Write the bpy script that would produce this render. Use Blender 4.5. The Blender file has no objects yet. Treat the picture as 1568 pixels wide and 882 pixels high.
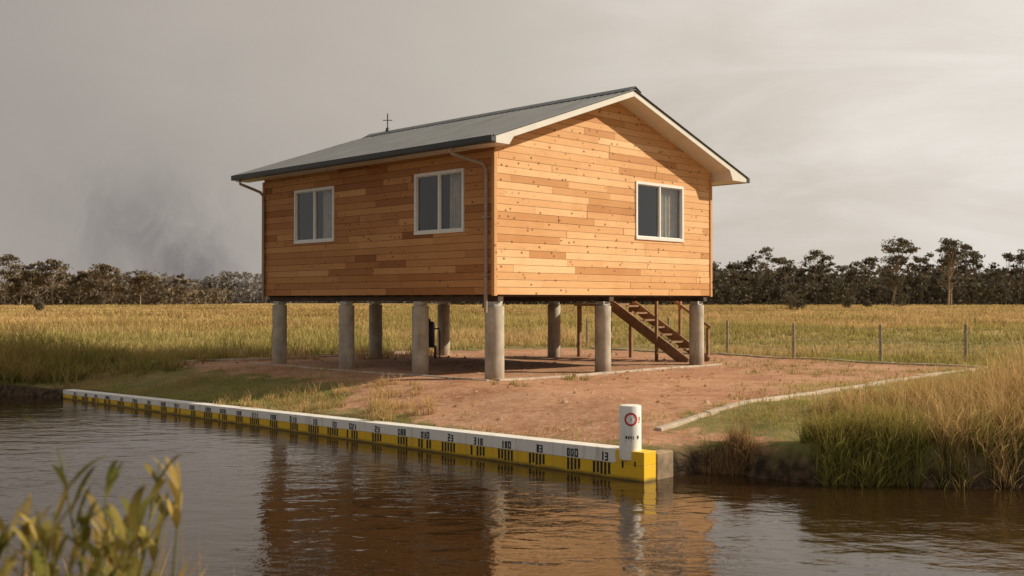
import bpy, math, random
import numpy as np
from mathutils import Vector, Matrix
random.seed(7); RNG=np.random.default_rng(11)
scene=bpy.context.scene
COL=scene.collection
F=1612.0; CAMZ=1.53; WZ=-0.61

# ---------------------------------------------------------------- noise
_lat=RNG.random((256,256))
def vnoise(x,y,s=1.0,ox=0.0):
    x0=np.asarray(x,float); y0=np.asarray(y,float)
    x=(x0*.82+y0*.57)/s+ox+500; y=(-x0*.57+y0*.82)/s+ox*1.7+500
    xi=np.floor(x).astype(int); yi=np.floor(y).astype(int)
    fx=x-xi; fy=y-yi; fx=fx*fx*(3-2*fx); fy=fy*fy*(3-2*fy)
    a=_lat[xi%256,yi%256]; b=_lat[(xi+1)%256,yi%256]; c=_lat[xi%256,(yi+1)%256]; d=_lat[(xi+1)%256,(yi+1)%256]
    return (a*(1-fx)+b*fx)*(1-fy)+(c*(1-fx)+d*fx)*fy
def fbm(x,y,s,ox=0.0,o=4):
    r=0;a=.5;t=0
    for i in range(o):
        r=r+a*vnoise(x,y,s/(2**i),ox+i*13.3); t+=a; a*=.5
    return r/t
def sstep(a,b,x):
    t=np.clip((x-a)/(b-a),0,1); return t*t*(3-2*t)

# ---------------------------------------------------------------- node helpers
class NT:
    def __init__(s,tree): s.t=tree; s.n=tree.nodes; s.l=tree.links
    def node(s,typ,**kw):
        n=s.n.new(typ)
        for k,v in kw.items(): setattr(n,k,v)
        return n
    def set(s,sock,v):
        if isinstance(v,bpy.types.NodeSocket): s.l.new(v,sock)
        elif v is not None:
            if hasattr(sock.default_value,'__len__') and not hasattr(v,'__len__'): v=(v,)*len(sock.default_value)
            if hasattr(v,'__len__') and len(v)==3 and len(sock.default_value)==4: v=(*v,1)
            sock.default_value=v
    def math(s,op,a,b=None,c=None,clamp=False):
        n=s.node('ShaderNodeMath',operation=op,use_clamp=clamp); s.set(n.inputs[0],a)
        if b is not None: s.set(n.inputs[1],b)
        if c is not None: s.set(n.inputs[2],c)
        return n.outputs[0]
    def mix(s,f,a,b,blend='MIX'):
        n=s.node('ShaderNodeMix',data_type='RGBA',blend_type=blend); s.set(n.inputs[0],f); s.set(n.inputs[6],a); s.set(n.inputs[7],b); return n.outputs[2]
    def noise(s,vec,scale,detail=4,rough=.55,dist=0,w=None):
        n=s.node('ShaderNodeTexNoise')
        if w is not None: n.noise_dimensions='4D'; s.set(n.inputs['W'],w)
        if vec is not None: s.l.new(vec,n.inputs['Vector'])
        n.inputs['Scale'].default_value=scale; n.inputs['Detail'].default_value=detail; n.inputs['Roughness'].default_value=rough; n.inputs['Distortion'].default_value=dist
        return n.outputs[0]
    def ramp(s,f,stops):
        n=s.node('ShaderNodeValToRGB'); s.l.new(f,n.inputs[0]); r=n.color_ramp
        while len(r.elements)<len(stops): r.elements.new(.5)
        for e,(p,c) in zip(r.elements,stops):
            e.position=p; e.color=(*c,1) if hasattr(c,'__len__') else (c,c,c,1)
        return n.outputs[0]
    def rng(s,v,a,b,c=0,d=1):
        n=s.node('ShaderNodeMapRange'); s.set(n.inputs[0],v)
        for i,q in enumerate((a,b,c,d)): n.inputs[i+1].default_value=q
        n.clamp=True; return n.outputs[0]
    def mapping(s,vec,scale=(1,1,1),loc=(0,0,0)):
        n=s.node('ShaderNodeMapping'); s.l.new(vec,n.inputs[0]); n.inputs['Scale'].default_value=scale; n.inputs['Location'].default_value=loc; return n.outputs[0]
    def bump(s,h,strength=.3,dist=.02,normal=None):
        n=s.node('ShaderNodeBump'); s.l.new(h,n.inputs['Height']); n.inputs['Strength'].default_value=strength; n.inputs['Distance'].default_value=dist
        if normal is not None: s.l.new(normal,n.inputs['Normal'])
        return n.outputs[0]
def newmat(name):
    m=bpy.data.materials.new(name); m.use_nodes=True; nt=NT(m.node_tree); p=nt.n['Principled BSDF']; return m,nt,p
def objco(nt): return nt.node('ShaderNodeTexCoord').outputs['Object']
def simple(name,col,rough=.6,metal=0,var=.15,scale=6,bump=.0):
    m,nt,p=newmat(name); co=objco(nt); f=nt.noise(co,scale,5)
    c1=tuple(c*(1-var) for c in col); c2=tuple(min(1,c*(1+var)) for c in col)
    nt.set(p.inputs['Base Color'],nt.mix(nt.rng(f,.3,.7),c1,c2)); p.inputs['Roughness'].default_value=rough; p.inputs['Metallic'].default_value=metal
    if bump: nt.set(p.inputs['Normal'],nt.bump(nt.noise(co,scale*8,4),bump,.006))
    return m

# ---------------------------------------------------------------- mesh builder
class MB:
    def __init__(s): s.v=[];s.f=[];s.c=[]
    def add(s,vs,fs,c=(1,1,1)):
        o=len(s.v); s.v+= [tuple(v) for v in vs]; s.f+=[tuple(i+o for i in f) for f in fs]; s.c+=[c]*len(vs)
    def box(s,a,b,c=(1,1,1)):
        x0,y0,z0=a;x1,y1,z1=b
        s.add([(x0,y0,z0),(x1,y0,z0),(x1,y1,z0),(x0,y1,z0),(x0,y0,z1),(x1,y0,z1),(x1,y1,z1),(x0,y1,z1)],
              [(0,3,2,1),(4,5,6,7),(0,1,5,4),(1,2,6,5),(2,3,7,6),(3,0,4,7)],c)
    def beam(s,p,q,w,h,c=(1,1,1)):
        p=Vector(p);q=Vector(q);d=(q-p).normalized(); up=Vector((0,0,1)) if abs(d.z)<.95 else Vector((1,0,0))
        sx=d.cross(up).normalized()*w/2; sz=sx.cross(d).normalized()*h/2
        vs=[]
        for e in (p,q): vs+=[e-sx-sz,e+sx-sz,e+sx+sz,e-sx+sz]
        s.add(vs,[(0,1,2,3),(7,6,5,4),(0,4,5,1),(1,5,6,2),(2,6,7,3),(3,7,4,0)],c)
    def tube(s,pts,rad,n=8,c=(1,1,1),cap=True):
        pts=[Vector(p) for p in pts]; 
        if not hasattr(rad,'__len__'): rad=[rad]*len(pts)
        vs=[];fs=[]; ref=Vector((0.31,.17,.93))
        for i,p in enumerate(pts):
            d=(pts[min(i+1,len(pts)-1)]-pts[max(i-1,0)]).normalized()
            rr=ref if abs(d.dot(ref))<.95 else Vector((1,0,0))
            a=d.cross(rr).normalized(); b=d.cross(a).normalized()
            for k in range(n):
                t=2*math.pi*k/n; vs.append(p+(a*math.cos(t)+b*math.sin(t))*rad[i])
        for i in range(len(pts)-1):
            for k in range(n): fs.append((i*n+k,i*n+(k+1)%n,(i+1)*n+(k+1)%n,(i+1)*n+k))
        if cap: fs.append(tuple(range(n))[::-1]); fs.append(tuple((len(pts)-1)*n+k for k in range(n)))
        s.add(vs,fs,c)
    def lathe(s,cx,cy,prof,n=24,c=(1,1,1)):
        vs=[];fs=[]
        for r,z in prof:
            for k in range(n):
                t=2*math.pi*k/n; vs.append((cx+r*math.cos(t),cy+r*math.sin(t),z))
        for i in range(len(prof)-1):
            for k in range(n): fs.append((i*n+k,i*n+(k+1)%n,(i+1)*n+(k+1)%n,(i+1)*n+k))
        fs.append(tuple(range(n))[::-1]); fs.append(tuple((len(prof)-1)*n+k for k in range(n)))
        s.add(vs,fs,c)
    def prism(s,poly,fn,t0,t1,c=(1,1,1)):
        n=len(poly); vs=[fn(u,v,t0) for u,v in poly]+[fn(u,v,t1) for u,v in poly]
        fs=[tuple(range(n)),tuple(range(2*n-1,n-1,-1))]+[(i,i+n,(i+1)%n+n,(i+1)%n) for i in range(n)]
        s.add(vs,fs,c)
    def obj(s,name,mat,parent=None,smooth=False,bevel=0):
        me=bpy.data.meshes.new(name); me.from_pydata(s.v,[],s.f); 
        at=me.color_attributes.new('Col','FLOAT_COLOR','POINT')
        at.data.foreach_set('color',np.array([(*c,1) for c in s.c],dtype=np.float32).ravel())
        import bmesh
        bm=bmesh.new(); bm.from_mesh(me); bmesh.ops.recalc_face_normals(bm,faces=bm.faces); bm.to_mesh(me); bm.free()
        me.materials.append(mat)
        if smooth: me.shade_smooth(); 
        o=bpy.data.objects.new(name,me); COL.objects.link(o)
        if parent: o.parent=parent
        if bevel:
            b=o.modifiers.new('b','BEVEL'); b.width=bevel; b.segments=2; b.limit_method='ANGLE'
        if smooth: 
            try: me.set_sharp_from_angle(angle=math.radians(40))
            except Exception: pass
        return o
def empty(name,loc=(0,0,0),rz=0):
    o=bpy.data.objects.new(name,None); COL.objects.link(o); o.location=loc; o.rotation_euler=(0,0,rz); return o
def npmesh(name,V,quads,tris,colr,mat,smooth=False):
    me=bpy.data.meshes.new(name); nv=len(V); nq=len(quads); ntr=len(tris)
    me.vertices.add(nv); me.vertices.foreach_set('co',V.astype(np.float32).ravel())
    me.loops.add(nq*4+ntr*3); me.loops.foreach_set('vertex_index',np.concatenate([quads.ravel(),tris.ravel()]).astype(np.int32))
    me.polygons.add(nq+ntr)
    ls=np.concatenate([np.arange(nq)*4,nq*4+np.arange(ntr)*3]).astype(np.int32)
    me.polygons.foreach_set('loop_start',ls)
    me.update(calc_edges=True)
    at=me.color_attributes.new('Col','FLOAT_COLOR','POINT')
    c4=np.ones((nv,4),np.float32); c4[:,:3]=colr; at.data.foreach_set('color',c4.ravel())
    me.materials.append(mat)
    if smooth: me.shade_smooth()
    o=bpy.data.objects.new(name,me); COL.objects.link(o); return o

# ---------------------------------------------------------------- house frame
P0=np.array([-.335,20.0]); ANG=math.radians(45.28)
U=np.array([math.cos(ANG),math.sin(ANG)]); Lv=np.array([-math.sin(ANG),math.cos(ANG)])
def h2w(a,b): return P0+a*U+b*Lv
LW=7.18; LL=8.0

# ---------------------------------------------------------------- terrain fn
bank=np.array([(-400,60),(-60,31),(-20,25.6),(-13,24.3),(-9.8,23),(1.55,12.4),(1.9,12.8),(2.3,13.1),(2.9,12.95),(3.4,12.45),(4.2,12.2),(6,12.0),(12,11),(40,6),(400,-60)],float)
nearb=np.array([(-400,-80),(-30,2.5),(-4,5.2),(-1.5,5.0),(.0,3.6),(2,2.2),(20,-3),(400,-120)],float)
def segdist(x,y,pl):
    d=np.full(np.shape(x),1e9)
    for (ax,ay),(bx,by) in zip(pl[:-1],pl[1:]):
        vx,vy=bx-ax,by-ay; t=np.clip(((x-ax)*vx+(y-ay)*vy)/(vx*vx+vy*vy),0,1)
        d=np.minimum(d,np.hypot(x-ax-t*vx,y-ay-t*vy))
    return d
def bankd(x,y):
    d=segdist(x,y,bank); return np.where(y>np.interp(x,bank[:,0],bank[:,1]),d,-d)
def neard(x,y):
    d=segdist(x,y,nearb); return np.where(y<np.interp(x,nearb[:,0],nearb[:,1]),d,-d)
def inpoly(x,y,poly):
    ins=np.zeros(np.shape(x),bool); n=len(poly); j=n-1
    for i in range(n):
        xi,yi=poly[i];xj,yj=poly[j]
        with np.errstate(divide='ignore',invalid='ignore'):
            ins^=((yi>y)!=(yj>y))&(x<(xj-xi)*(y-yi)/((yj-yi) if yj!=yi else 1e-9)+xi)
        j=i
    return ins
padpoly=np.array([(-9.0,26),(-6.6,23.6),(-3.4,20.2),(-2.9,17.8),(-1.5,16.2),(-0.9,14.9),(1.0,13.3),(2.0,13.2),(3.2,13.1),(3.0,13.9),(2.1,14.3),(10.65,23.5),(5.7,29.6),(1.5,33.4),(-4.5,30.2)],float)
def padsd(x,y):
    pl=np.vstack([padpoly,padpoly[:1]]); d=segdist(x,y,pl); return np.where(inpoly(x,y,padpoly),d,-d)
def terrain(x,y):
    x=np.asarray(x,float);y=np.asarray(y,float)
    d=bankd(x,y); zb=np.interp(x,[-60,-12,-9.8,1.55,2.2,4,8],[-.35,-.38,-.46,-.29,-.27,-.16,-.1])
    nz=(fbm(x,y,1.6)-.5)*.11+(fbm(x,y,.5,3)-.5)*.05
    far=(fbm(x,y,18,5)-.5)*.25*sstep(12,45,d)
    pad=sstep(-.4,.6,padsd(x,y))
    land=zb*(1-sstep(.2,3.2,d))+nz*(1-.45*pad)*sstep(.15,.6,d)+far
    wallpart=(x>-9.9)&(x<1.62)
    nat=sstep(-.32,.22,d+(fbm(x,y,.5,9)-.5)*.45)
    k=np.where(wallpart,(d>.12).astype(float),nat)
    z=-1.4+(land+1.4)*k
    dn=neard(x,y); zn=-1.4+(1.25+(fbm(x,y,1.5)-.5)*.1)*sstep(-.4,.5,dn)
    return np.where(dn>-1.0,np.maximum(z,zn),z)

# ---------------------------------------------------------------- materials
def grassmat(name,tr=.35):
    m=bpy.data.materials.new(name); m.use_nodes=True; nt=NT(m.node_tree); nt.n.clear()
    a=nt.node('ShaderNodeAttribute',attribute_name='Col').outputs['Color']
    d=nt.node('ShaderNodeBsdfDiffuse'); nt.l.new(a,d.inputs[0]); o=nt.node('ShaderNodeOutputMaterial')
    if tr>0:
        t=nt.node('ShaderNodeBsdfTranslucent'); nt.l.new(a,t.inputs[0])
        mx=nt.node('ShaderNodeMixShader'); mx.inputs[0].default_value=tr; nt.l.new(d.outputs[0],mx.inputs[1]); nt.l.new(t.outputs[0],mx.inputs[2]); nt.l.new(mx.outputs[0],o.inputs[0])
    else: nt.l.new(d.outputs[0],o.inputs[0])
    return m
M_grass=grassmat('grass_blades'); M_leaf=grassmat('leaves',.2)

# ground
M_ground,nt,p=newmat('ground_soil_and_grass')
co=objco(nt); att=nt.node('ShaderNodeAttribute',attribute_name='Col').outputs['Color']
sep=nt.node('ShaderNodeSeparateColor'); nt.l.new(att,sep.inputs[0])
n1=nt.noise(co,1.1,6,.6); n2=nt.noise(co,7,6,.65); n3=nt.noise(co,38,5,.7); n0=nt.noise(co,.07,5,.6); n4=nt.noise(co,.45,4,.6)
dirtc=nt.mix(nt.rng(n1,.35,.65),(.32,.145,.08),(.50,.27,.16)); dirtc=nt.mix(nt.rng(n4,.4,.65,0,.6),dirtc,(.54,.33,.21)); dirtc=nt.mix(nt.rng(n2,.5,.75,0,.8),dirtc,(.60,.41,.28)); dirtc=nt.mix(nt.rng(n2,.45,.3,0,.6),dirtc,(.20,.09,.05)); dirtc=nt.mix(nt.rng(n3,.54,.70,0,.7),dirtc,(.17,.08,.045))
turf=nt.mix(nt.rng(n1,.35,.65),(.15,.15,.045),(.30,.23,.10)); turf=nt.mix(nt.rng(n3,.5,.7,0,.5),turf,(.09,.08,.03))
farg=nt.mix(nt.rng(n0,.35,.65),(.52,.34,.15),(.38,.26,.10))
turf=nt.mix(sep.outputs[1],turf,farg)
mk=nt.rng(nt.math('ADD',sep.outputs[0],nt.math('MULTIPLY',nt.math('SUBTRACT',nt.noise(co,2.2,6,.7),.5),1.7)),.42,.62)
c=nt.mix(mk,turf,dirtc)
c=nt.mix(sep.outputs[2],c,nt.mix(nt.rng(n2,.4,.6),(.03,.02,.013),(.11,.07,.045)))
nt.set(p.inputs['Base Color'],c); p.inputs['Roughness'].default_value=.95; p.inputs['Specular IOR Level'].default_value=.15
h=nt.math('ADD',nt.math('MULTIPLY',n2,1.0),nt.math('MULTIPLY',n3,.12)); nt.set(p.inputs['Normal'],nt.bump(h,.6,.035))

# water
M_water,nt,p=newmat('river_water')
co=objco(nt); nt.set(p.inputs['Base Color'],(.032,.017,.006)); p.inputs['Roughness'].default_value=.02; p.inputs['IOR'].default_value=1.42
w1=nt.noise(nt.mapping(co,(.9,1.4,1)),1.7,2,.5,.5); w2=nt.noise(nt.mapping(co,(1,1.6,1)),6,3,.55,.6); w3=nt.noise(co,20,2,.5)
patch=nt.rng(nt.noise(co,.3,3),.38,.62,.25,1.0)
h=nt.math('ADD',nt.math('MULTIPLY',w1,.75),nt.math('MULTIPLY',nt.math('MULTIPLY',w2,.34),patch)); h=nt.math('ADD',h,nt.math('MULTIPLY',nt.math('MULTIPLY',w3,.05),patch))
nt.set(p.inputs['Normal'],nt.bump(h,.35,.062))

# timber
M_wood,nt,p=newmat('cedar_cladding')
co=objco(nt); att=nt.node('ShaderNodeAttribute',attribute_name='Col').outputs['Color']; sep=nt.node('ShaderNodeSeparateColor'); nt.l.new(att,sep.inputs[0])
r=sep.outputs[0]
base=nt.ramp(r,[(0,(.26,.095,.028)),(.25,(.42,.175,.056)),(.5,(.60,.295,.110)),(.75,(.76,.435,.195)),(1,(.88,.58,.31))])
g1=nt.noise(nt.mapping(co,(1.6,1.6,42)),1,5,.6,.5,w=nt.math('MULTIPLY',r,37)); g2=nt.noise(nt.mapping(co,(5,5,160)),1,3,.6,.2,w=nt.math('MULTIPLY',r,17))
base=nt.mix(nt.rng(g1,.48,.72,0,.42),base,nt.mix(.45,base,(.24,.085,.025)))
base=nt.mix(nt.rng(g2,.5,.75,0,.25),base,(.32,.13,.045))
st=nt.noise(nt.mapping(co,(1,1,.9)),.9,4,.6); base=nt.mix(nt.rng(st,.45,.7,0,.4),base,nt.mix(1,base,(.82,.64,.50),'MULTIPLY'))
vo=nt.node('ShaderNodeTexVoronoi'); vo.inputs['Scale'].default_value=5.2; nt.l.new(nt.mapping(co,(1,1,1.25)),vo.inputs['Vector'])
kh=nt.rng(vo.outputs['Distance'],.12,.24,.5,0); base=nt.mix(kh,base,(.40,.16,.05))
kn=nt.rng(vo.outputs['Distance'],.085,.14,1,0); base=nt.mix(nt.math('MULTIPLY',kn,.9),base,(.09,.032,.011))
nt.set(p.inputs['Base Color'],base); p.inputs['Roughness'].default_value=.62; p.inputs['Specular IOR Level'].default_value=.3
nt.set(p.inputs['Normal'],nt.bump(g1,.2,.003))

M_white=simple('painted_trim_white',(.66,.63,.58),.5,0,.06,3)
M_frame=simple('aluminium_window_frame',(.80,.79,.76),.35,0,.05,4)
M_dark=simple('interior_dark',(.05,.04,.035),.9)
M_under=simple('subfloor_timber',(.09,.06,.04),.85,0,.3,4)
M_gutter=simple('gutter_dark_steel',(.045,.047,.05),.4,.2,.15,3)
M_pipe=simple('downpipe_brown',(.36,.27,.20),.5)
M_steel=simple('galvanised_steel',(.50,.50,.48),.45,.2,.2,9)
M_stair=simple('stair_timber',(.28,.165,.09),.75,0,.3,7,.2)
M_curt=simple('curtain_cloth',(.60,.57,.52),.9)
M_roof,nt,p=newmat('corrugated_roof_steel'); co=objco(nt)
f=nt.noise(nt.mapping(co,(.4,2,.4)),2,5); nt.set(p.inputs['Base Color'],nt.mix(nt.rng(f,.3,.7),(.12,.125,.135),(.18,.185,.195))); p.inputs['Roughness'].default_value=.5; p.inputs['Metallic'].default_value=.2
M_conc,nt,p=newmat('weathered_concrete'); co=objco(nt)
f=nt.noise(co,3,6,.6); g=nt.noise(nt.mapping(co,(9,9,1.2)),1,5,.6); k=nt.noise(co,30,4,.6)
c=nt.mix(nt.rng(f,.35,.65),(.36,.315,.25),(.56,.50,.41)); c=nt.mix(nt.rng(g,.5,.75,0,.55),c,(.22,.18,.14)); 
gm=nt.node('ShaderNodeSeparateXYZ'); nt.l.new(co,gm.inputs[0]); c=nt.mix(nt.rng(gm.outputs[2],.35,0,0,.55),c,(.28,.16,.10))
nt.set(p.inputs['Base Color'],c); p.inputs['Roughness'].default_value=.85; nt.set(p.inputs['Normal'],nt.bump(k,.3,.005))
M_kerb=simple('kerb_concrete',(.48,.40,.32),.9,0,.3,5,.3)
M_ret=simple('stained_concrete',(.28,.20,.13),.9,0,.4,5,.4)
M_glass=bpy.data.materials.new('window_glass'); M_glass.use_nodes=True; nt=NT(M_glass.node_tree); nt.n.clear()
g=nt.node('ShaderNodeBsdfGlossy'); g.inputs['Roughness'].default_value=.015; g.inputs[0].default_value=(.9,.92,.95,1)
t=nt.node('ShaderNodeBsdfTransparent'); t.inputs[0].default_value=(.8,.81,.8,1); lw=nt.node('ShaderNodeLayerWeight'); lw.inputs[0].default_value=.5
fac=nt.math('ADD',nt.math('MULTIPLY',nt.math('POWER',lw.outputs['Facing'],3),.7),.09)
mx=nt.node('ShaderNodeMixShader'); nt.l.new(fac,mx.inputs[0]); nt.l.new(t.outputs[0],mx.inputs[1]); nt.l.new(g.outputs[0],mx.inputs[2]); o=nt.node('ShaderNodeOutputMaterial'); nt.l.new(mx.outputs[0],o.inputs[0])

# ---------------------------------------------------------------- ground mesh
def axis(lo,hi,step,mn,mx,g=1.13):
    a=list(np.arange(lo,hi+1e-6,step)); s=step; x=hi
    while x<mx: s*=g; x+=s; a.append(x)
    s=step; x=lo; pre=[]
    while x>mn: s*=g; x-=s; pre.append(x)
    return np.array(pre[::-1]+a)
X=axis(-13,9.5,.1,-2000,2000); Y=axis(10.5,27,.1,-60,2500)
gx,gy=np.meshgrid(X,Y,indexing='ij'); gz=terrain(gx,gy)
V=np.stack([gx,gy,gz],-1).reshape(-1,3); nx,ny=gx.shape
ii,jj=np.meshgrid(np.arange(nx-1),np.arange(ny-1),indexing='ij'); b=(ii*ny+jj).ravel()
Q=np.stack([b,b+ny,b+ny+1,b+1],-1)
xs,ys=V[:,0],V[:,1]
pm=np.clip(.5+padsd(xs,ys)/1.6,0,1); fm=sstep(30,60,ys); bd=bankd(xs,ys)
mud=np.clip(1-sstep(-.38,-.22,V[:,2]),0,1)*(1-sstep(.3,.6,bd)*((xs<2))); 
npmesh('ground',V,Q,np.zeros((0,3),int),np.stack([pm,fm,mud],-1),M_ground,True)
V=np.array([(-600,-200,WZ),(600,-200,WZ),(600,120,WZ),(-600,120,WZ)],float)
npmesh('river_water',V,np.array([[0,1,2,3]]),np.zeros((0,3),int),np.ones((4,3)),M_water)

# ---------------------------------------------------------------- grass generator
def blades(name,bx,by,h,w,lean,col,tipcol,mat,nseg=2,bz=None,rng=RNG):
    N=len(bx); bz=terrain(bx,by)-.02 if bz is None else bz
    ph=rng.uniform(0,2*np.pi,N); th=rng.uniform(0,np.pi,N)
    ts=np.linspace(0,1,nseg+1); nvb=2*nseg+1
    V=np.zeros((N,nvb,3)); C=np.zeros((N,nvb,3))
    wx,wy=np.cos(th)*w/2,np.sin(th)*w/2
    for i,t in enumerate(ts):
        px=bx+np.cos(ph)*lean*h*t**1.8; py=by+np.sin(ph)*lean*h*t**1.8; pz=bz+h*t*(1-.35*np.minimum(lean,1.2)*t*t*.9)
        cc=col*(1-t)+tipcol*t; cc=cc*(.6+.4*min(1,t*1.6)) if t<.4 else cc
        if i<nseg:
            k=(1-.55*t)
            V[:,2*i]=np.stack([px-wx*k,py-wy*k,pz],-1); V[:,2*i+1]=np.stack([px+wx*k,py+wy*k,pz],-1); C[:,2*i]=cc;C[:,2*i+1]=cc
        else: V[:,2*i]=np.stack([px,py,pz],-1); C[:,2*i]=cc
    base=(np.arange(N)*nvb)[:,None]
    q=[base+np.array([[2*i,2*i+1,2*i+3,2*i+2]]) for i in range(nseg-1)]
    q=np.concatenate(q) if q else np.zeros((0,4),int)
    tr=base+np.array([[2*nseg-2,2*nseg-1,2*nseg]])
    return npmesh(name,V.reshape(-1,3),q,tr,C.reshape(-1,3),mat)
GOLD=np.array([.67,.425,.175]); STRAW=np.array([.82,.60,.33]); OLIVE=np.array([.29,.26,.075]); GREEN=np.array([.17,.21,.04]); BROWN=np.array([.31,.18,.085])
def mixc(a,b,t): t=np.asarray(t)[:,None]; return a*(1-t)+b*t
# field
NTUF=44000; NB=8
a=RNG.uniform(-.72,.72,NTUF); r=17*np.exp(RNG.random(NTUF)*math.log(380/17))
tx=np.sin(a)*r; ty=np.cos(a)*r
ok=(bankd(tx,ty)>.5)&(padsd(tx,ty)<-.35)&~((ty<24.5)&(tx>-10)&(tx<9))
tx,ty,r=tx[ok],ty[ok],r[ok]
dens=fbm(tx,ty,7,2)
ok=RNG.random(len(tx))<np.where(r<60,sstep(.22,.5,dens)*.8+.3,1); tx,ty,r=tx[ok],ty[ok],r[ok]
n=len(tx); sp=.07+.003*r; tv=RNG.random(n)**2.5
bx=np.repeat(tx,NB)+RNG.normal(0,1,n*NB)*np.repeat(sp,NB); by=np.repeat(ty,NB)+RNG.normal(0,1,n*NB)*np.repeat(sp,NB)
rr=np.repeat(r,NB); hn=fbm(bx,by,6,7); hs=np.clip((hn-.3)*2.0,.12,1)
h=(.18+.42*hs)*RNG.uniform(.5,1.15,n*NB)*(.7+1.0*np.repeat(tv,NB))
h*=np.where((bx>3)&(by<45),.66,1.0)
g=sstep(.44,.58,fbm(bx,by,12,4))*.85+sstep(.48,.62,fbm(bx,by,45,14))*.5+(np.repeat(RNG.random(n),NB)-.5)*.7
g=np.clip(g+np.where(rr<34,.3,0)*(bx<0)+np.where((rr<60)&(bx>3),.22,0)+RNG.normal(0,.1,n*NB),0,1)
bq=sstep(.48,.6,fbm(bx,by,20,24))[:,None]*.55
c=mixc(GOLD,OLIVE,g); c=c*(1-bq)+BROWN*1.2*bq; tip=mixc(STRAW,OLIVE*1.7,np.clip(g+RNG.normal(0,.3,n*NB),0,1)*.85); tip=tip*(1-bq*.7)+GOLD*.65*bq*.7
v=RNG.uniform(.75,1.15,n*NB)[:,None]*np.repeat(RNG.uniform(.7,1.15,n),NB)[:,None]
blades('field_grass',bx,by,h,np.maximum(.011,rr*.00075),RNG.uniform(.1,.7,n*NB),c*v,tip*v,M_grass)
# short turf
N=175000; bx=RNG.uniform(-13,13,N); by=RNG.uniform(12,29,N); ps=padsd(bx,by); bd=bankd(bx,by)
cov=fbm(bx,by,1.1,21)
ok=(bd>.3)&(ps<.15+(cov-.5)*3.2)&(RNG.random(N)<np.where(ps>-.5,.35,1.0)*sstep(.25,.5,cov)+.12); ok&=~((ps>1.2))
bx,by,cov=bx[ok],by[ok],cov[ok]; n=len(bx)
gg=np.clip(sstep(.3,.55,fbm(bx,by,2.2,31))+RNG.normal(0,.2,n),0,1)
right=(bx>1.5); c=mixc(BROWN*1.3,GREEN*1.8,gg); c[right]=mixc(GOLD*.7,GREEN*2.1,np.clip(gg[right]+.15,0,1)); tip=mixc(GOLD*.9,OLIVE*1.5,gg)
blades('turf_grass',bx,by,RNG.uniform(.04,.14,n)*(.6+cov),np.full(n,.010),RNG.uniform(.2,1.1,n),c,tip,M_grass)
# clumps helper
def clumps(name,specs,nseg=4,mat=M_grass):
    BX=[];BY=[];H=[];W=[];Ln=[];C=[];T=[]
    for (x0,x1,y0,y1,nt_,nb,hf,w,pal,sp) in specs:
        cx=RNG.uniform(x0,x1,nt_); cy=RNG.uniform(y0,y1,nt_)
        ok=bankd(cx,cy)>-.12; cx=cx[ok];cy=cy[ok];m=len(cx)
        hh=hf(cx,cy)*RNG.uniform(.55,1.25,m); colr=RNG.random(m)
        bx=np.repeat(cx,nb)+RNG.normal(0,sp,m*nb); by=np.repeat(cy,nb)+RNG.normal(0,sp,m*nb)
        BX.append(bx);BY.append(by);H.append(np.repeat(hh,nb)*RNG.uniform(.4,1.1,m*nb));W.append(np.full(m*nb,w));Ln.append(RNG.uniform(.08,.95,m*nb)**1.1)
        gq=np.clip(np.repeat(colr,nb)+RNG.normal(0,.25,m*nb),0,1); v=RNG.uniform(.7,1.2,m*nb)[:,None]
        C.append(mixc(pal[0],pal[1],gq)*v); T.append(mixc(pal[2],pal[3],gq)*v)
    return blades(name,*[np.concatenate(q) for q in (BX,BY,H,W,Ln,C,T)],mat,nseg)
dryp=(GOLD*.9,OLIVE*1.1,STRAW,GOLD); grp=(GREEN*1.2,GREEN*1.5,OLIVE*1.4,GOLD*.8); brp=(BROWN,BROWN*1.5,GOLD*.7,STRAW*.6); gg2=(GREEN,OLIVE,OLIVE*1.3,GOLD*.9); shg=(GREEN*1.5,GREEN*1.8,OLIVE*1.5,GOLD*.9)
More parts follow.
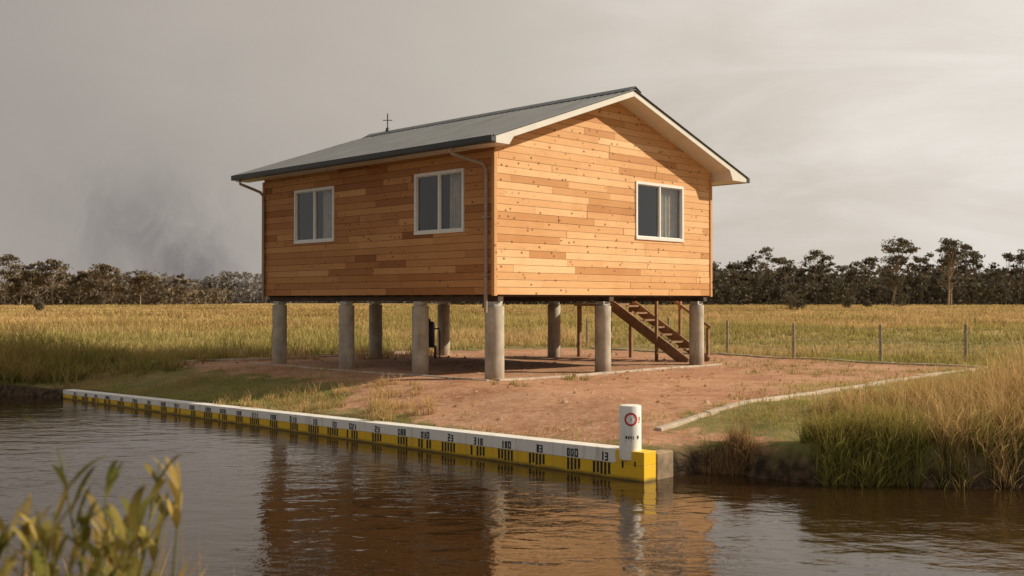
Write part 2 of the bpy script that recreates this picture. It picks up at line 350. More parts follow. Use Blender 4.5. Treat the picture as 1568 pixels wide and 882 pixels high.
clumps('bank_grass',[
 (4.3,10,12.4,15.0,430,34,lambda x,y:np.clip(.25+.27*(x-4.1),.25,1.12),.009,dryp,.06),
 (3.55,4.8,12.15,12.9,110,36,lambda x,y:.54+0*x,.010,grp,.05),
 (4.6,9,12.0,12.6,90,34,lambda x,y:.52+0*x,.010,dryp,.05),
 (4.6,9,12.0,12.7,90,34,lambda x,y:.50+0*x,.010,grp,.05),
 (8.2,12,15.3,18.5,130,26,lambda x,y:.42+0*x,.010,dryp,.07),
 (2.35,2.95,12.95,13.2,24,44,lambda x,y:.36+0*x,.008,brp,.05),
 (-2.3,-1.3,16.0,17.2,16,45,lambda x,y:.42+0*x,.008,dryp,.05),
 (-5.6,-1.6,17.2,19.8,110,26,lambda x,y:.24+0*x,.008,dryp,.06),
 (-20,-10.0,24.2,27.5,900,24,lambda x,y:np.clip(.35+.25*(-9.8-x),.45,1.0),.014,gg2,.10),
 (-10.2,-7.5,24.2,28,90,22,lambda x,y:.4+0*x,.012,gg2,.10),
 (-13,-2,27,31,160,20,lambda x,y:.4+0*x,.012,dryp,.1),
 (-9,-3,19.5,24,90,14,lambda x,y:.12+0*x,.010,shg,.09),
 (-1.5,9.5,14.0,24,60,12,lambda x,y:.10+0*x,.009,shg,.06),
 (3.0,7.0,13.6,17,150,16,lambda x,y:.13+0*x,.009,shg,.08),
 (3.5,9.5,14.0,20,90,16,lambda x,y:.14+0*x,.009,shg,.08),
 (5,11,21.0,27,120,18,lambda x,y:.16+0*x,.009,grp,.1),
 (-.4,.4,18.5,19.2,5,22,lambda x,y:.16+0*x,.008,grp,.04),
 (1.0,1.5,20.2,20.8,6,26,lambda x,y:.2+0*x,.008,grp,.05),
])
# clods / stones on dirt
N=9000; bx=RNG.uniform(-8.5,10.5,N); by=RNG.uniform(12.8,31,N); ok=padsd(bx,by)>.0; bx,by=bx[ok],by[ok]; n=len(bx)
s=np.minimum(.007*(1/RNG.random(n))**.6,.075); bz=terrain(bx,by)
oc=np.array([(1,0,-.2),(0,1,-.2),(-1,0,-.2),(0,-1,-.2),(0,0,.7)],float)
V=oc[None]*RNG.uniform(.5,1.3,(n,5,3))*s[:,None,None]+np.stack([bx,by,bz],-1)[:,None]
T=(np.arange(n)*5)[:,None,None]+np.array([[0,1,4],[1,2,4],[2,3,4],[3,0,4]])[None]
cc=mixc(np.array([.26,.125,.07]),np.array([.56,.36,.23]),RNG.random(n)); npmesh('dirt_clods',V.reshape(-1,3),np.zeros((0,4),int),T.reshape(-1,3),np.repeat(cc,5,0),grassmat('clod_soil',0))

# ---------------------------------------------------------------- house
H=empty('timber_house',(P0[0],P0[1],0),ANG)
RX=LW/2; PK=5.99; SL=.343
def zr(x): return PK-SL*abs(x-RX)
def clip(poly,a,b,c):
    out=[]; n=len(poly)
    for i in range(n):
        p,q=poly[i],poly[(i+1)%n]; dp=a*p[0]+b*p[1]-c; dq=a*q[0]+b*q[1]-c
        if dp<=0: out.append(p)
        if (dp<0<dq) or (dq<0<dp):
            t=dp/(dp-dq); out.append((p[0]+t*(q[0]-p[0]),p[1]+t*(q[1]-p[1])))
    return out
def subrect(R,Wn):
    x0,z0,x1,z1=R; a,b,c,d=Wn
    if a>=x1 or c<=x0 or b>=z1 or d<=z0: return [R]
    o=[]
    if a>x0: o.append((x0,z0,a,z1))
    if c<x1: o.append((c,z0,x1,z1))
    m0,m1=max(x0,a),min(x1,c)
    if b>z0: o.append((m0,z0,m1,b))
    if d<z1: o.append((m0,d,m1,z1))
    return o
ZB=1.64
winL=[(.84,2.90,2.30,4.10),(5.13,2.88,6.66,4.08)]; winR=[(4.32,2.90,6.05,4.13)]
def cladding(name,length,wins,fn,gable,mu,sg):
    mb=MB(); z=ZB; row=0; BH=.145
    top=PK-.15 if gable else 4.55
    while z<top:
        x=-random.uniform(0,1.5)
        while x<length:
            L=random.uniform(.7,2.9); x0,x1=max(x,0)+.0015,min(x+L,length)-.0015
            if x1>x0+.01:
                rects=[(x0,z+.003,x1,z+BH-.004)]
                for w in wins: rects=[q for R in rects for q in subrect(R,w)]
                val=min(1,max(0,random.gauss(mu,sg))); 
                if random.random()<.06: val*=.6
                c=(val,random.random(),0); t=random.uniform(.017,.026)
                for R in rects:
                    poly=[(R[0],R[1]),(R[2],R[1]),(R[2],R[3]),(R[0],R[3])]
                    if gable:
                        poly=clip(poly,-SL,1,zr(RX)-SL*RX-.13); poly=clip(poly,SL,1,zr(RX)+SL*RX-.13)
                    else: poly=clip(poly,0,1,4.55)
                    if len(poly)>2: mb.prism(poly,fn,0,t,c)
            x+=L
        z+=BH; row+=1
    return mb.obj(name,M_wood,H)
cladding('side_wall_cladding',LL,winL,lambda u,v,t:(-t,u,v),False,.38,.12)  # darker, redder board values: the wall's shade is painted into the timber colour
cladding('gable_wall_cladding',LW,winR,lambda u,v,t:(u,-t,v),True,.76,.11)  # paler board values: the sunlit tone is painted into the timber colour
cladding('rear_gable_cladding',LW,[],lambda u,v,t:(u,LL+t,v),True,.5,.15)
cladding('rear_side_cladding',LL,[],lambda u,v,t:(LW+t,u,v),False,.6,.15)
mb=MB()
def backing(length,wins,fn,gable):
    R=[(.0,ZB,length,4.5)]
    for w in wins: R=[q for r_ in R for q in subrect(r_,w)]
    for q in R: mb.prism([(q[0],q[1]),(q[2],q[1]),(q[2],q[3]),(q[0],q[3])],fn,0,1,)
    if gable: mb.prism([(0.01,4.502),(length-.01,4.502),(RX,PK-.25)],fn,0,1)
backing(LL-.2,winL and [(w[0]-.1,w[1],w[2]-.1,w[3]) for w in winL],lambda u,v,t:(.003+.09*t,u+.1,v),False)
backing(LW,winR,lambda u,v,t:(u,.003+.09*t,v),True)
backing(LW,[],lambda u,v,t:(u,LL-.003-.09*t,v),True)
backing(LL-.2,[],lambda u,v,t:(LW-.003-.09*t,u+.1,v),False)
mb.box((.1,.1,ZB+.01),(LW-.1,LL-.1,ZB+.12)); mb.box((.1,.1,4.3),(LW-.1,LL-.1,4.34)); mb.box((3.4,.12,ZB+.13),(3.5,LL-.12,4.29)); mb.box((.12,3.9,ZB+.13),(3.39,4.0,4.29))
mb.obj('inner_walls',M_dark,H)
mb=MB(); 
for (x,y) in ((0,0),(LW,0),(0,LL)):
    sx=-1 if x==0 else 1; sy=-1 if y==0 else 1
    mb.box((x-.045 if sx<0 else x+.026,y-.045 if sy<0 else y-.03,ZB-.02),(x-.026 if sx<0 else x+.045,y+.03 if sy<0 else y+.045,4.4),(.62,0,0))
    mb.box((x-.0255 if sx<0 else x-.03,y-.045 if sy<0 else y+.026,ZB-.02),(x+.03 if sx<0 else x+.0255,y-.026 if sy<0 else y+.045,4.4),(.62,0,0))
mb.obj('corner_trim',M_wood,H)
def window(name,fn,w,curt):
    u0,z0,u1,z1=w; fr=MB(); F_=.04
    def bx(m,a,b,c,d,t0,t1): m.prism([(a,b),(c,b),(c,d),(a,d)],fn,t0,t1)
    o=.02
    bx(fr,u0-o,z0-.03,u1+o,z0+F_,-.05,.05); bx(fr,u0-o,z1-F_,u1+o,z1+o,-.05,.045)
    bx(fr,u0-o,z0+F_,u0+F_,z1-F_,-.05,.045); bx(fr,u1-F_,z0+F_,u1+o,z1-F_,-.05,.045)
    um=(u0+u1)/2; bx(fr,um-.025,z0+F_,um+.025,z1-F_,-.03,.033)
    for a,b in ((u0+F_,um-.025),(um+.025,u1-F_)):
        bx(fr,a,z0+F_,a+.014,z1-F_,-.025,.015); bx(fr,b-.014,z0+F_,b,z1-F_,-.025,.015)
        bx(fr,a+.014,z0+F_,b-.014,z0+F_+.016,-.025,.014); bx(fr,a+.014,z1-F_-.016,b-.014,z1-F_,-.025,.014)
    fr.obj(name+'_frame',M_frame,H,bevel=.003)
    g=MB(); g.add([fn(u0+F_,z0+F_,-.01),fn(u1-F_,z0+F_,-.01),fn(u1-F_,z1-F_,-.01),fn(u0+F_,z1-F_,-.01)],[(0,1,2,3)]); g.obj(name+'_glass',M_glass,H)
    c=MB(); n=60; a,b=curt; vs=[];
    for i in range(n+1):
        u=a+(b-a)*i/n; t=-.16+.02*math.sin(i*1.15)+.008*math.sin(i*2.9); vs+=[fn(u,z0-.05,t),fn(u,z1+.05,t)]
    c.add(vs,[(2*i,2*i+2,2*i+3,2*i+1) for i in range(n)]); c.obj(name+'_curtain',M_curt,H,True)
fL=lambda u,v,t:(-t,u,v); fR=lambda u,v,t:(u,-t,v)
window('side_window',fL,winL[0],(.80,1.45)); window('side_window_far',fL,winL[1],(5.35,5.8)); window('gable_window',fR,winR[0],(5.35,6.1))
# roof structure
EL,ER=-.5,LW+.75; Y0,Y1=-.55,LL+.51
mb=MB(); fn=lambda u,v,t:(u,t,v)
zl=zr(EL)-.035; zq=zr(ER)-.035
mb.prism([(EL,zl),(EL,4.425),(-.15,4.425),(-.03,4.75-.165),(RX,PK-.155),(RX,PK-.035)],fn,Y0,Y1)
mb.prism([(RX,PK-.035),(RX,PK-.155),(LW+.03,4.75-.165),(LW+.15,4.36),(ER,4.36),(ER,zq)],fn,Y0,Y1)
mb.obj('eaves_and_bargeboards',M_white,H,bevel=.006)
def sheet(e,sgn):
    ys=[];zs=[]; y=Y0-.035
    while y<Y1+.03:
        for dy,dz in ((0,0),(.02,.028),(.05,.028),(.07,0)): ys.append(y+dy);zs.append(dz)
        y+=.19
    vs=[];fs=[]
    for yy,dz in zip(ys,zs):
        for x in (RX,e): vs.append((x,yy,zr(x)-.02+dz))
    for i in range(len(ys)-1): fs.append((2*i,2*i+1,2*i+3,2*i+2))
    m=MB(); m.add(vs,fs); return m
for nm,e in (('roof_sheet_left',EL-.07),('roof_sheet_right',ER+.07)):
    o=sheet(e,0).obj(nm,M_roof,H); sd=o.modifiers.new('s','SOLIDIFY'); sd.thickness=.006
mb=MB(); mb.prism([(RX-.2,zr(RX-.2)+.012),(RX,PK+.045),(RX+.2,zr(RX+.2)+.012),(RX+.2,zr(RX+.2)+.02),(RX,PK+.06),(RX-.2,zr(RX-.2)+.02)],fn,Y0-.04,Y1+.03); mb.obj('ridge_cap',M_roof,H)
mb=MB()
for e,s in ((EL,-1),(ER,1)):
    zt=zr(e)-.03
    x0,x1=(e-.125,e-.002) if s<0 else (e+.002,e+.125)
    mb.box((x0,Y0,zt-.115),(x1,Y1,zt-.10)); xo=(x0,x0+.012) if s<0 else (x1-.012,x1)
    mb.box((xo[0],Y0,zt-.0995),(xo[1],Y1,zt)); mb.box((x0,Y0-.012,zt-.115),(x1,Y0-.0005,zt)); mb.box((x0,Y1+.0005,zt-.115),(x1,Y1+.012,zt))
mb.obj('gutter',M_gutter,H,bevel=.004)
mb=MB()
mb.tube([(-.55,.62,4.45),(-.55,.60,4.33),(-.38,.42,4.24),(-.12,.20,4.14),(-.085,.15,4.02),(-.085,.15,1.6),(-.085,.15,1.3)],.036,10)
mb.tube([(-.55,8.25,4.45),(-.55,8.22,4.34),(-.3,8.12,4.24),(-.1,8.05,4.16),(-.08,7.95,4.05),(-.08,7.95,1.5)],.034,10)
for z in (2.0,3.1): mb.box((-.13,.09,z),(-.03,.21,z+.03))
mb.obj('downpipe',M_pipe,H,True)
mb=MB(); ay=7.75
mb.tube([(RX,ay,PK),(RX,ay,PK+.52)],.016,8); mb.tube([(RX-.09,ay-.09,PK+.40),(RX+.09,ay+.09,PK+.40)],.012,6); mb.tube([(RX-.09,ay+.09,PK+.34),(RX+.09,ay-.09,PK+.34)],.010,6); mb.lathe(RX,ay,[(.06,PK+.03),(.05,PK+.12),(.02,PK+.15)],10)
mb.obj('roof_antenna',M_gutter,H,True)
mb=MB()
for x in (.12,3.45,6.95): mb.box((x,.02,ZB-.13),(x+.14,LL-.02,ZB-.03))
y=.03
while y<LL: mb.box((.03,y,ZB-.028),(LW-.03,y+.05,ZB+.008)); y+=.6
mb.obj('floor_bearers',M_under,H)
mb=MB(); st=MB()
posts=[(.2,.2),(.2,2.4),(.2,4.95),(.2,7.65),(3.45,.2),(6.92,.2),(3.2,7.75),(5.5,7.65),(6.93,4.8)]
for i,(x,y) in enumerate(posts):
    r=.19 if i==0 else .175
    top=ZB-.22
    mb.lathe(x,y,[(r*1.02,-.3),(r*1.02,.02),(r,.05),(r*.985,top-.35),(r*1.0,top-.02),(r*.94,top)],28)
    st.lathe(x,y,[(r*.72,top+.002),(r*.72,top+.012)],20); st.box((x-.11,y-.11,top+.013),(x+.11,y+.11,ZB-.131),)
mb.obj('concrete_posts',M_conc,H,True); st.obj('post_brackets',M_steel,H,bevel=.004)

# stairs
S=empty('wooden_staircase',(P0[0],P0[1],0),ANG); mb=MB()
a0,a1=7.45,8.35; b0,b1=.95,3.25; n=8
for a in (a0,a1): mb.beam((a,b0-.1,-.02),(a,b1,1.42),.05,.26)
for i in range(n):
    t=(i+.6)/n; b_=b0+(b1-b0)*t; z=1.45*t-.02; mb.box((a0+.03,b_-.14,z),(a1-.03,b_+.14,z+.045))
mb.box((a0-.1,b1,1.38),(a1+.05,b1+1.2,1.45))
for a in (a0,a1):
    for b_ in (b1+.05,b1+1.1): mb.box((a-.045,b_-.045,-.05),(a+.045,b_+.045,1.379))
a=a1+.05
mb.box((a-.035,b0+.75,-.02),(a+.035,b0+.82,1.6)); mb.box((a-.035,b1-.05,1.46),(a+.035,b1+.02,2.35))
mb.beam((a,b0-.15,.85),(a,b1,2.3),.05,.07); mb.box((a-.035,b0-.1,-.02),(a+.035,b0-.03,.85))
mb.box((a0-.09,b0+.75,-.02),(a0-.03,b0+.82,1.62))
mb.obj('stair_timbers',M_stair,S)
mb=MB(); mb.lathe(0,0,[(.20,0),(.20,.05),(.14,.06),(.15,.08),(.15,.62),(.13,.68),(.04,.70),(.04,.76)],20); mb.box((-.2,-.14,-.28),(-.14,.14,.0)); mb.box((.14,-.14,-.28),(.2,.14,.0)); mb.tube([(.14,0,.5),(.26,0,.5),(.28,0,.4),(.28,0,-.28)],.02,8)
o=mb.obj('pressure_tank',M_gutter,None,True); o.location=(-2.2,28.0,.28)

# ---------------------------------------------------------------- kerbs
def kerb(name,pts,w=.13,hh=.07):
    mb=MB()
    for (p,q) in zip(pts[:-1],pts[1:]):
        p=Vector(p);q=Vector(q);d=(q-p); L=d.length; d/=L; s=0; 
        while s<L-.01:
            e=min(s+random.uniform(.9,1.3),L); a=p+d*(s+.006);b_=p+d*(e-.006); j=random.uniform(-.008,.008)
            za=float(terrain(a.x,a.y)); zb=float(terrain(b_.x,b_.y))
            mb.beam((a.x,a.y,za+hh/2-.06+j),(b_.x,b_.y,zb+hh/2-.06+j),w,hh+.12,); s=e
    mb.obj(name,M_kerb,None,bevel=.012)
kerb('concrete_kerb',[(1.95,14.1),(10.65,23.6),(5.75,29.6),(2.5,33.0)],.11,.045)
kerb('concrete_kerb',[tuple(h2w(-.15,-.22)),tuple(h2w(7.3,-.22))],.12,.04)
kerb('concrete_kerb',[(-8.9,26.0),(-6.4,27.3),(-2.6,31)],.12,.05)
kerb('concrete_kerb',[tuple(h2w(-.25,-.1)),tuple(h2w(-.25,8.2))],.08,.02)

# ---------------------------------------------------------------- fence
mb=MB(); fp=[(12.6,24.0),(10.85,25.2),(9.17,26.2),(7.35,27.5),(6.3,30.8),(5.0,33.5),(2.5,35.0)]
for x,y in fp:
    z=float(terrain(x,y)); l=random.uniform(-.02,.02); mb.tube([(x,y,z-.1),(x+l,y,z+.93),(x+l,y,z+.96)],[.038,.034,.02],8)
for hh in (.28,.55,.85):
    for (x,y),(x2,y2) in zip(fp[:-1],fp[1:]):
        z=float(terrain(x,y));z2=float(terrain(x2,y2)); mb.tube([(x,y,z+hh),((x+x2)/2,(y+y2)/2,(z+z2)/2+hh-.02),(x2,y2,z2+hh)],.0035,4,cap=False)
mb.obj('wire_fence',simple('weathered_fence_post',(.30,.26,.21),.85,0,.3,8),None)

# ---------------------------------------------------------------- flood gauge wall
A=np.array([1.55,12.4]);B=np.array([-9.8,23.0]); WLn=float(np.linalg.norm(B-A)); wa=math.atan2(B[1]-A[1],B[0]-A[0])
G=empty('flood_gauge_wall',(A[0],A[1],0),wa)
def wtop(s): return -.25-.17*s/WLn
def paint(name,col):
    m,nt,p=newmat(name); co=objco(nt); n1=nt.noise(co,3,6,.6); n2=nt.noise(nt.mapping(co,(8,8,1.0)),1,5,.65); n3=nt.noise(co,40,3)
    c=nt.mix(nt.rng(n1,.35,.7,0,.35),col,tuple(x*.72 for x in col)); c=nt.mix(nt.rng(n2,.55,.75,0,.45),c,(.25,.19,.12))
    sx=nt.node('ShaderNodeSeparateXYZ'); nt.l.new(co,sx.inputs[0]); zz=nt.math('ADD',sx.outputs[2],nt.math('MULTIPLY',n1,.06))
    c=nt.mix(nt.rng(zz,-.575,-.53,.85,0),c,(.06,.045,.02)); nt.set(p.inputs['Base Color'],c); p.inputs['Roughness'].default_value=.5; nt.set(p.inputs['Normal'],nt.bump(n3,.15,.003)); return m
M_yel=paint('yellow_paint',(.90,.55,.02)); M_wh=paint('white_paint',(.90,.88,.84)); M_blk=simple('black_paint',(.018,.018,.018),.5,0,.3)
T=.25
def strip(mb,s0,s1,zt,zb,y0=-T,y1=0):
    vs=[]
    for s in (s0,s1):
        a,b_=zt(s),zb(s); vs+=[(s,y0,b_),(s,y1,b_),(s,y1,a),(s,y0,a)]
    mb.add(vs,[(0,1,2,3),(7,6,5,4),(0,4,5,1),(1,5,6,2),(2,6,7,3),(3,7,4,0)])
mid=lambda s:WZ+(wtop(s)-WZ)*.52
mb=MB(); strip(mb,-.0,WLn,lambda s:mid(s)-.001,lambda s:-1.5,-T+.005,-.004)
mb.obj('yellow_band',M_yel,G,bevel=.004)
mb=MB(); strip(mb,.42,WLn,wtop,mid,-T,0); mb.obj('white_band',M_wh,G,bevel=.006)
mb=MB(); strip(mb,0,.418,lambda s:wtop(s)-.012,mid,-T+.004,-.003); mb.obj('yellow_end',M_yel,G,bevel=.006)
mb=MB(); s=.50
while s<WLn-.5:
    m=mid(s+.1); hgt=(wtop(s)-WZ); nb=random.choice([5,4,5,4,5])
    for i in range(nb):
        if random.random()<.06: continue
        x=s+i*.058; t0=m-.002-random.uniform(0,.004); hh=hgt*random.uniform(.35,.42)
        mb.box((x,-.0038,t0-hh),(x+.034,-.0005,t0))
    zz=m+hgt*.04; x=s+.03
    for _ in range(random.choice([2,3,3])):
        w_=random.uniform(.042,.056); hh=hgt*random.uniform(.27,.32); kind=random.choice('OO1283')
        e_=.018
        if kind=='O': bars=[(0,0,e_,hh),(w_-e_,0,w_,hh),(e_,0,w_-e_,hh*.2),(e_,hh*.8,w_-e_,hh)]
        elif kind=='8': bars=[(0,0,e_,hh),(w_-e_,0,w_,hh),(e_,0,w_-e_,hh*.2),(e_,hh*.8,w_-e_,hh),(e_,hh*.4,w_-e_,hh*.6)]
        elif kind=='1': bars=[(w_*.4,0,w_*.4+.022,hh)]
        elif kind=='2': bars=[(0,0,w_,hh*.2),(0,hh*.4,w_,hh*.6),(0,hh*.8,w_,hh),(0,hh*.201,e_,hh*.399),(w_-e_,hh*.601,w_,hh*.799)]
        else: bars=[(0,0,w_-e_,hh*.2),(0,hh*.4,w_-e_,hh*.6),(0,hh*.8,w_-e_,hh),(w_-e_,0,w_,hh)]
        for (p_,q_,r_,t_) in bars: mb.box((x+w_-r_,.0005,zz+q_),(x+w_-p_,.003,zz+t_))
        x+=w_+.014
    s+=random.uniform(.46,.60)
mb.box((.12,-.002,WZ+.17),(.14,.0015,WZ+.23)); mb.box((.30,-.002,WZ+.14),(.325,.0015,WZ+.22))
mb.obj('gauge_marks',M_blk,G)
mb=MB(); mb.box((-.012,-.60,-1.3),(.16,-.252,-.292)); mb.obj('return_wall',M_ret,G,bevel=.02)

# marker post
mp=(1.42,12.66); R_=.132; zb=-.27; zt=.275
Mk=empty('flood_marker_post',(mp[0],mp[1],0)); mb=MB()
mb.lathe(0,0,[(R_,zb-.1),(R_,zt-.015),(R_-.006,zt-.004),(R_-.02,zt),(.001,zt+.002)],40); mb.obj('marker_body',M_wh,Mk,True)
def wrap(mb,ang,z,r=R_+.0025): return (r*math.sin(ang),-r*math.cos(ang),z)
ph0=-.05
mb=MB(); n=40; cz=.115; vs=[]
for i in range(n):
    t=2*math.pi*i/n
    for rr_ in (.056,.080): vs.append(wrap(mb,ph0+rr_*math.cos(t)/R_,cz+rr_*math.sin(t)))
mb.add(vs,[(2*i,2*i+1,(2*i+3)%(2*n),(2*i+2)%(2*n)) for i in range(n)])
for (u,z,w_,h_) in ((.115,.12,.018,.05),(.11,.08,.03,.012),(0,.115,.012,.03)):
    vs=[wrap(mb,ph0+(u+a)/R_,z+b_) for a,b_ in ((-w_/2,-h_/2),(w_/2,-h_/2),(w_/2,h_/2),(-w_/2,h_/2))]; mb.add(vs,[(0,1,2,3)])
mb.obj('red_symbol',simple('red_paint',(.65,.05,.04),.5),Mk)
mb=MB()
for (u,z,w_,h_) in ((-.055,-.10,.022,.035),(-.025,-.10,.018,.035),(.002,-.10,.014,.035),(.028,-.105,.01,.04),(.09,-.10,.022,.04),(-.03,-.14,.07,.008),(.0,.04,.014,.008)):
    vs=[wrap(mb,ph0+(u+a)/R_,z+b_) for a,b_ in ((-w_/2,-h_/2),(w_/2,-h_/2),(w_/2,h_/2),(-w_/2,h_/2))]; mb.add(vs,[(0,1,2,3)])
mb.obj('black_lettering',M_blk,Mk)

# ---------------------------------------------------------------- trees
def tree(acc,tb,x,y,h,cw,nc,nl,ls,pal,low=.45,rng=RNG):
    z0=float(terrain(x,y)); lean=rng.normal(0,.05*h,2)
    top=Vector((x+lean[0],y+lean[1],z0+h*.72)); base=Vector((x,y,z0-.2)); r0=h*.016
    tb.tube([base,base.lerp(top,.35)+Vector((rng.normal(0,.02*h),0,0)),base.lerp(top,.7),top],[r0,r0*.75,r0*.5,r0*.25],5,tuple(pal[2]))
    for i in range(nc):
        f=low+(1-low)*rng.random()**.8; ang=rng.uniform(0,2*np.pi); prof=math.sin(math.pi*min(1,max(.0,(f-low)/(1.02-low)*.72+.24)))
        rad=cw*prof*rng.uniform(.2,1.1)
        c=np.array([x+lean[0]*f+rad*math.cos(ang),y+lean[1]*f+rad*math.sin(ang),z0+h*f-h*.04])
        st=base.lerp(top,min(.98,max(.3,f*.95-.15)))
        tb.tube([st,st.lerp(Vector(c),.5)+Vector((0,0,-.02*h)),Vector(c)],[r0*.4,r0*.25,r0*.1],4,tuple(pal[2]),False)
        s=cw*rng.uniform(.18,.5); m=nl
        q=rng.normal(0,1,(m,3)); q/=np.linalg.norm(q,axis=1)[:,None]; q*=(rng.random((m,1))**.6)*np.array([s,s,s*rng.uniform(.35,.6)])*rng.uniform(.8,1.25,(m,1)); q+=c
        br=rng.uniform(.6,1.35); t=rng.random(m)[:,None]; colr=(pal[0]*(1-t)+pal[1]*t)*br*rng.uniform(.75,1.25,(m,1))
        acc.append((q,np.full(m,ls),colr))
def leafmesh(name,acc,mat):
    P=np.concatenate([a[0] for a in acc]); S_=np.concatenate([a[1] for a in acc]); C=np.concatenate([a[2] for a in acc]); n=len(P)
    u=RNG.normal(0,1,(n,3)); u/=np.linalg.norm(u,axis=1)[:,None]; w=np.cross(u,RNG.normal(0,1,(n,3))); w/=np.linalg.norm(w,axis=1)[:,None]
    S_=(S_*RNG.uniform(.6,1.3,n))[:,None]; V=np.stack([P-u*S_,P+w*S_*.5,P+u*S_,P-w*S_*.5],1)
    return npmesh(name,V.reshape(-1,3),np.arange(n*4).reshape(-1,4),np.zeros((0,3),int),np.repeat(C,4,0),mat)
M_bark=grassmat('bark',0)
near_pal=(np.array([.15,.132,.10]),np.array([.21,.18,.125]),np.array([.36,.29,.23]))  # leaf colours lifted so the haze is painted into them
lft_pal=(np.array([.16,.13,.092]),np.array([.23,.18,.12]),np.array([.38,.31,.25]))
hz_pal=(np.array([.27,.25,.24]),np.array([.32,.295,.275]),np.array([.34,.32,.30]))  # distance haze painted in as paler, greyer leaf and bark colours
def px(X,d): return (X-784)/F*d
acc=[];tb=MB()
for i in range(200):
    x=RNG.uniform(-30,330); y=RNG.uniform(340,430); h=RNG.uniform(8.5,15.5)*(y/370)
    tree(acc,tb,x,y,h,h*.34,11,38,.62,near_pal,.15)
for X_,top in ((1120,400),(1150,396),(1180,377),(1247,381),(1272,392),(1330,393),(1410,390),(1500,384),(1540,388),(1480,374),(1205,391),(1310,397),(1560,380)):
    d=345; h=(463-top)/F*d+1; tree(acc,tb,px(X_,d),d,h,h*.26,15,50,.5,near_pal,.5)
n=62000; x=RNG.uniform(-20,330,n); y=RNG.uniform(335,430,n); z=RNG.random(n)**1.2*10.5*(.55+.9*vnoise(x,y,9)); t=RNG.random((n,1))
acc.append((np.stack([x,y,z],-1),np.full(n,.9),(near_pal[0]*(1-t)+near_pal[1]*t)*RNG.uniform(.5,1.1,(n,1))*(.55+.7*vnoise(x,y,7,3))[:,None]))
for i in range(75):
    x=RNG.uniform(-300,-112); y=RNG.uniform(320,400); h=RNG.uniform(6.5,11.5); tree(acc,tb,x,y,h,h*.42,11,42,.55,lft_pal,.2)
for X_,top in ((8,390),(60,400),(82,398),(160,402),(172,408),(30,406),(120,416),(215,413)):
    d=320; h=(463-top)/F*d+1; tree(acc,tb,px(X_,d),d,h,h*.42,18,55,.5,lft_pal,.4)
n=20000; x=RNG.uniform(-320,-105,n); y=RNG.uniform(325,400,n); z=RNG.random(n)**1.2*6.5*(.5+.9*vnoise(x,y,9)); t=RNG.random((n,1))
acc.append((np.stack([x,y,z],-1),np.full(n,.85),(lft_pal[0]*(1-t)+lft_pal[1]*t)*RNG.uniform(.5,1.1,(n,1))*(.6+.7*vnoise(x,y,7,3))[:,None]))
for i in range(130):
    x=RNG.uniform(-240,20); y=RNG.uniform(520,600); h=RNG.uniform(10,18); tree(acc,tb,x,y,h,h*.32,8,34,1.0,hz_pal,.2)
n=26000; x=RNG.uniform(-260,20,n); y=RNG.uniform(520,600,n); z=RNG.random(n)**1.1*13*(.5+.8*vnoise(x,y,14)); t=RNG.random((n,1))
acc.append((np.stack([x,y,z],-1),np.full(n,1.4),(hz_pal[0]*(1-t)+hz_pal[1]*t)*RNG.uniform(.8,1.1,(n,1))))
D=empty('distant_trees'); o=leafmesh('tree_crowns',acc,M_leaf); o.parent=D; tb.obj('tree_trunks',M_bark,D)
for X_,top,cw in ((1365,363,.30),(1452,365,.30)):
    acc=[];tb=MB(); d=300; h=(463-top)/F*d+1; E=empty('eucalyptus_tree')
    tree(acc,tb,px(X_,d),d,h,h*cw,24,75,.38,near_pal,.62); tree(acc,tb,px(X_,d)+.8,d,h*.8,h*.28,16,70,.38,near_pal,.4)
    o=leafmesh('crown',acc,M_leaf);o.parent=E; tb.obj('trunk',M_bark,E)
for X_,d,h in ((1215,150,2.6),(1300,190,2.2),(1378,200,2.8),(1330,205,1.6),(60,150,1.5),(745,160,1.2)):
    acc=[]; tb=MB(); x=px(X_,d); z0=float(terrain(x,d))
    for k_ in range(9):
        c=np.array([x+RNG.normal(0,h*.25),d+RNG.normal(0,h*.25),z0+h*RNG.uniform(.25,.85)]); m=90; q=RNG.normal(0,1,(m,3))*h*.13+c
        t=RNG.random((m,1)); acc.append((q,np.full(m,.16),(near_pal[0]*(1-t)+near_pal[1]*t)*RNG.uniform(.5,1.1))); tb.tube([(x,d,z0-.1),tuple(c)],[.05,.015],4,tuple(near_pal[2]),False)
    E=empty('shrub'); o=leafmesh('foliage',acc,M_leaf); o.parent=E; tb.obj('stems',M_bark,E)

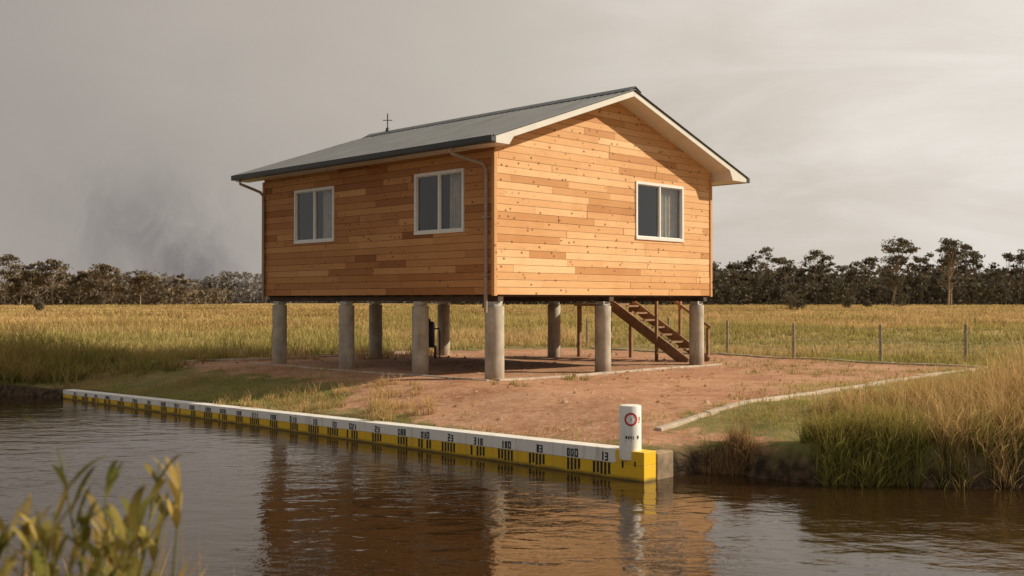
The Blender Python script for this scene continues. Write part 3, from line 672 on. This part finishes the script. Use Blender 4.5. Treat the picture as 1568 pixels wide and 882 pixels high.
# ---------------------------------------------------------------- foreground plants
def leafblade(mb,p,d,L,w,c):
    d=Vector(d).normalized(); s=d.cross(Vector((0,0,1))).normalized(); vs=[]; N_=6
    for i in range(N_+1):
        t=i/N_; q=Vector(p)+d*L*t+Vector((0,0,-.35*L*t*t)); ww=w*math.sin(math.pi*min(.97,t*.9+.08))**.8/2
        vs+=[q-s*ww,q+s*ww+Vector((0,0,.1*ww))]
    mb.add(vs,[(2*i,2*i+1,2*i+3,2*i+2) for i in range(N_)],c)
mb=MB()
for i in range(32):
    x=random.uniform(-1.32,-.93); y=2.5+random.gauss(0,.16); z0=-.15
    topz=1.02-.25*abs(x+1.05)/.2*.45+random.gauss(0,.06)
    if i<4: topz=1.16-i*.04; x=-1.03+.035*i
    hh=topz-z0
    lx,ly=random.gauss(.03,.05),random.gauss(0,.05); pts=[(x+lx*t*t,y+ly*t*t,z0+hh*t) for t in (0,.25,.5,.75,1)]
    mb.tube(pts,[.006,.006,.005,.004,.002],6,(.20,.19,.06))
    g_=random.random()
    for k_ in range(16):
        t=random.uniform(.6,1); q=(x+lx*t*t,y+ly*t*t,z0+hh*t); a=random.uniform(0,6.28); cc=tuple((np.array([.15,.16,.035])*(1-g_)+np.array([.44,.31,.10])*g_)*random.uniform(.6,1.2))
        leafblade(mb,q,(math.cos(a),math.sin(a),random.uniform(.8,3.2)),random.uniform(.08,.20),random.uniform(.012,.026),cc)
mb.obj('riverside_weed',M_leaf,None)
sx=np.concatenate([RNG.uniform(-1.5,-1.15,120),RNG.uniform(-1.75,-.95,90)]); sy=np.concatenate([RNG.uniform(2.5,2.9,120),RNG.uniform(3.6,4.4,90)]); n=len(sx)
gh=np.where(sy<3.2,RNG.uniform(.9,1.22,n),RNG.uniform(.65,1.0,n)); gh[120:]*=1-.2*sstep(-1.4,-.95,sx[120:])
blades('foreground_grass',sx,sy,gh,np.full(n,.008),RNG.uniform(.05,.35,n),np.tile(OLIVE,(n,1)),np.tile(GOLD,(n,1)),M_grass,5)

# ---------------------------------------------------------------- world, sun, camera
sunv=np.append(1.55*U-1.30*Lv,1.15); sunv/=np.linalg.norm(sunv)
elev=math.asin(sunv[2]); az=math.atan2(sunv[0],sunv[1])
sl=bpy.data.lights.new('sun','SUN'); sl.energy=5.0; sl.angle=math.radians(.7); sl.color=(1,.87,.66)
so=bpy.data.objects.new('sun',sl); COL.objects.link(so); so.rotation_euler=Vector(tuple(-sunv)).to_track_quat('-Z','Y').to_euler(); so.location=(30,10,30)
w=bpy.data.worlds.new('World'); scene.world=w; w.use_nodes=True; nt=NT(w.node_tree); nt.n.clear()
sky=nt.node('ShaderNodeTexSky',sky_type='NISHITA'); sky.sun_disc=False; sky.sun_elevation=elev; sky.sun_rotation=az; sky.dust_density=4
co=nt.node('ShaderNodeTexCoord').outputs['Generated']; sp=nt.node('ShaderNodeSeparateXYZ'); nt.l.new(co,sp.inputs[0]); dx,dy,dz=sp.outputs
nA=nt.noise(nt.mapping(co,(1,1,1.8)),2.4,6,.55,.4); nB=nt.noise(nt.mapping(co,(1.2,1.2,6)),2.6,7,.6,.6)
f=nt.math('ADD',dx,nt.math('MULTIPLY',nt.math('SUBTRACT',nA,.5),.5)); f=nt.math('ADD',f,nt.math('MULTIPLY',nt.math('SUBTRACT',dz,.13),.45)); f=nt.rng(f,-.55,.55)
smoke=nt.ramp(f,[(0,(.35,.315,.29)),(.25,(.42,.38,.345)),(.5,(.55,.50,.435)),(.72,(.68,.615,.54)),(1,(.82,.765,.70))])
smoke=nt.mix(nt.math('MULTIPLY',nt.rng(nB,.42,.68),nt.rng(dx,-.05,.4,.0,.65)),smoke,(.92,.885,.83))
lowh=nt.math('MULTIPLY',nt.rng(dz,.0,.14,1,0),nt.rng(dx,-.40,-.15,.15,.75)); smoke=nt.mix(nt.math('MULTIPLY',lowh,nt.rng(dx,0,.25,1,.5)),smoke,(.58,.53,.48))
tilt=nt.math('ADD',nt.math('ADD',dx,nt.math('MULTIPLY',dz,.4)),.295); dzz=nt.math('SUBTRACT',dz,.035)
q=nt.math('ADD',nt.math('MULTIPLY',nt.math('MULTIPLY',tilt,tilt),-190),nt.math('MULTIPLY',nt.math('MULTIPLY',dzz,dzz),-170))
pf=nt.math('EXPONENT',q); pf=nt.math('MULTIPLY',pf,nt.rng(nt.noise(co,9,7,.65,1.0),.34,.60,.35,1)); smoke=nt.mix(nt.math('MULTIPLY',pf,.88),smoke,(.165,.155,.16))
dim=nt.math('MAXIMUM',nt.rng(dy,.45,-.15),nt.rng(dz,.35,.75)); smoke=nt.mix(dim,smoke,(.38,.355,.325))
b1=nt.node('ShaderNodeBackground'); nt.l.new(sky.outputs[0],b1.inputs[0]); b1.inputs[1].default_value=.05
b2=nt.node('ShaderNodeBackground'); nt.l.new(smoke,b2.inputs[0]); b2.inputs[1].default_value=1.0
mx=nt.node('ShaderNodeMixShader'); mx.inputs[0].default_value=.97; nt.l.new(b1.outputs[0],mx.inputs[1]); nt.l.new(b2.outputs[0],mx.inputs[2]); o=nt.node('ShaderNodeOutputWorld'); nt.l.new(mx.outputs[0],o.inputs[0])
cam=bpy.data.cameras.new('camera'); cam.lens=36*F/1568; cam.clip_end=6000; cam.dof.use_dof=True; cam.dof.focus_distance=19; cam.dof.aperture_fstop=2.8
c=bpy.data.objects.new('camera',cam); COL.objects.link(c); c.location=(0,0,CAMZ); c.rotation_euler=(math.radians(90)+math.atan(19/F),0,0); scene.camera=c
scene.view_settings.view_transform='Standard'; scene.view_settings.look='None'; scene.view_settings.exposure=0
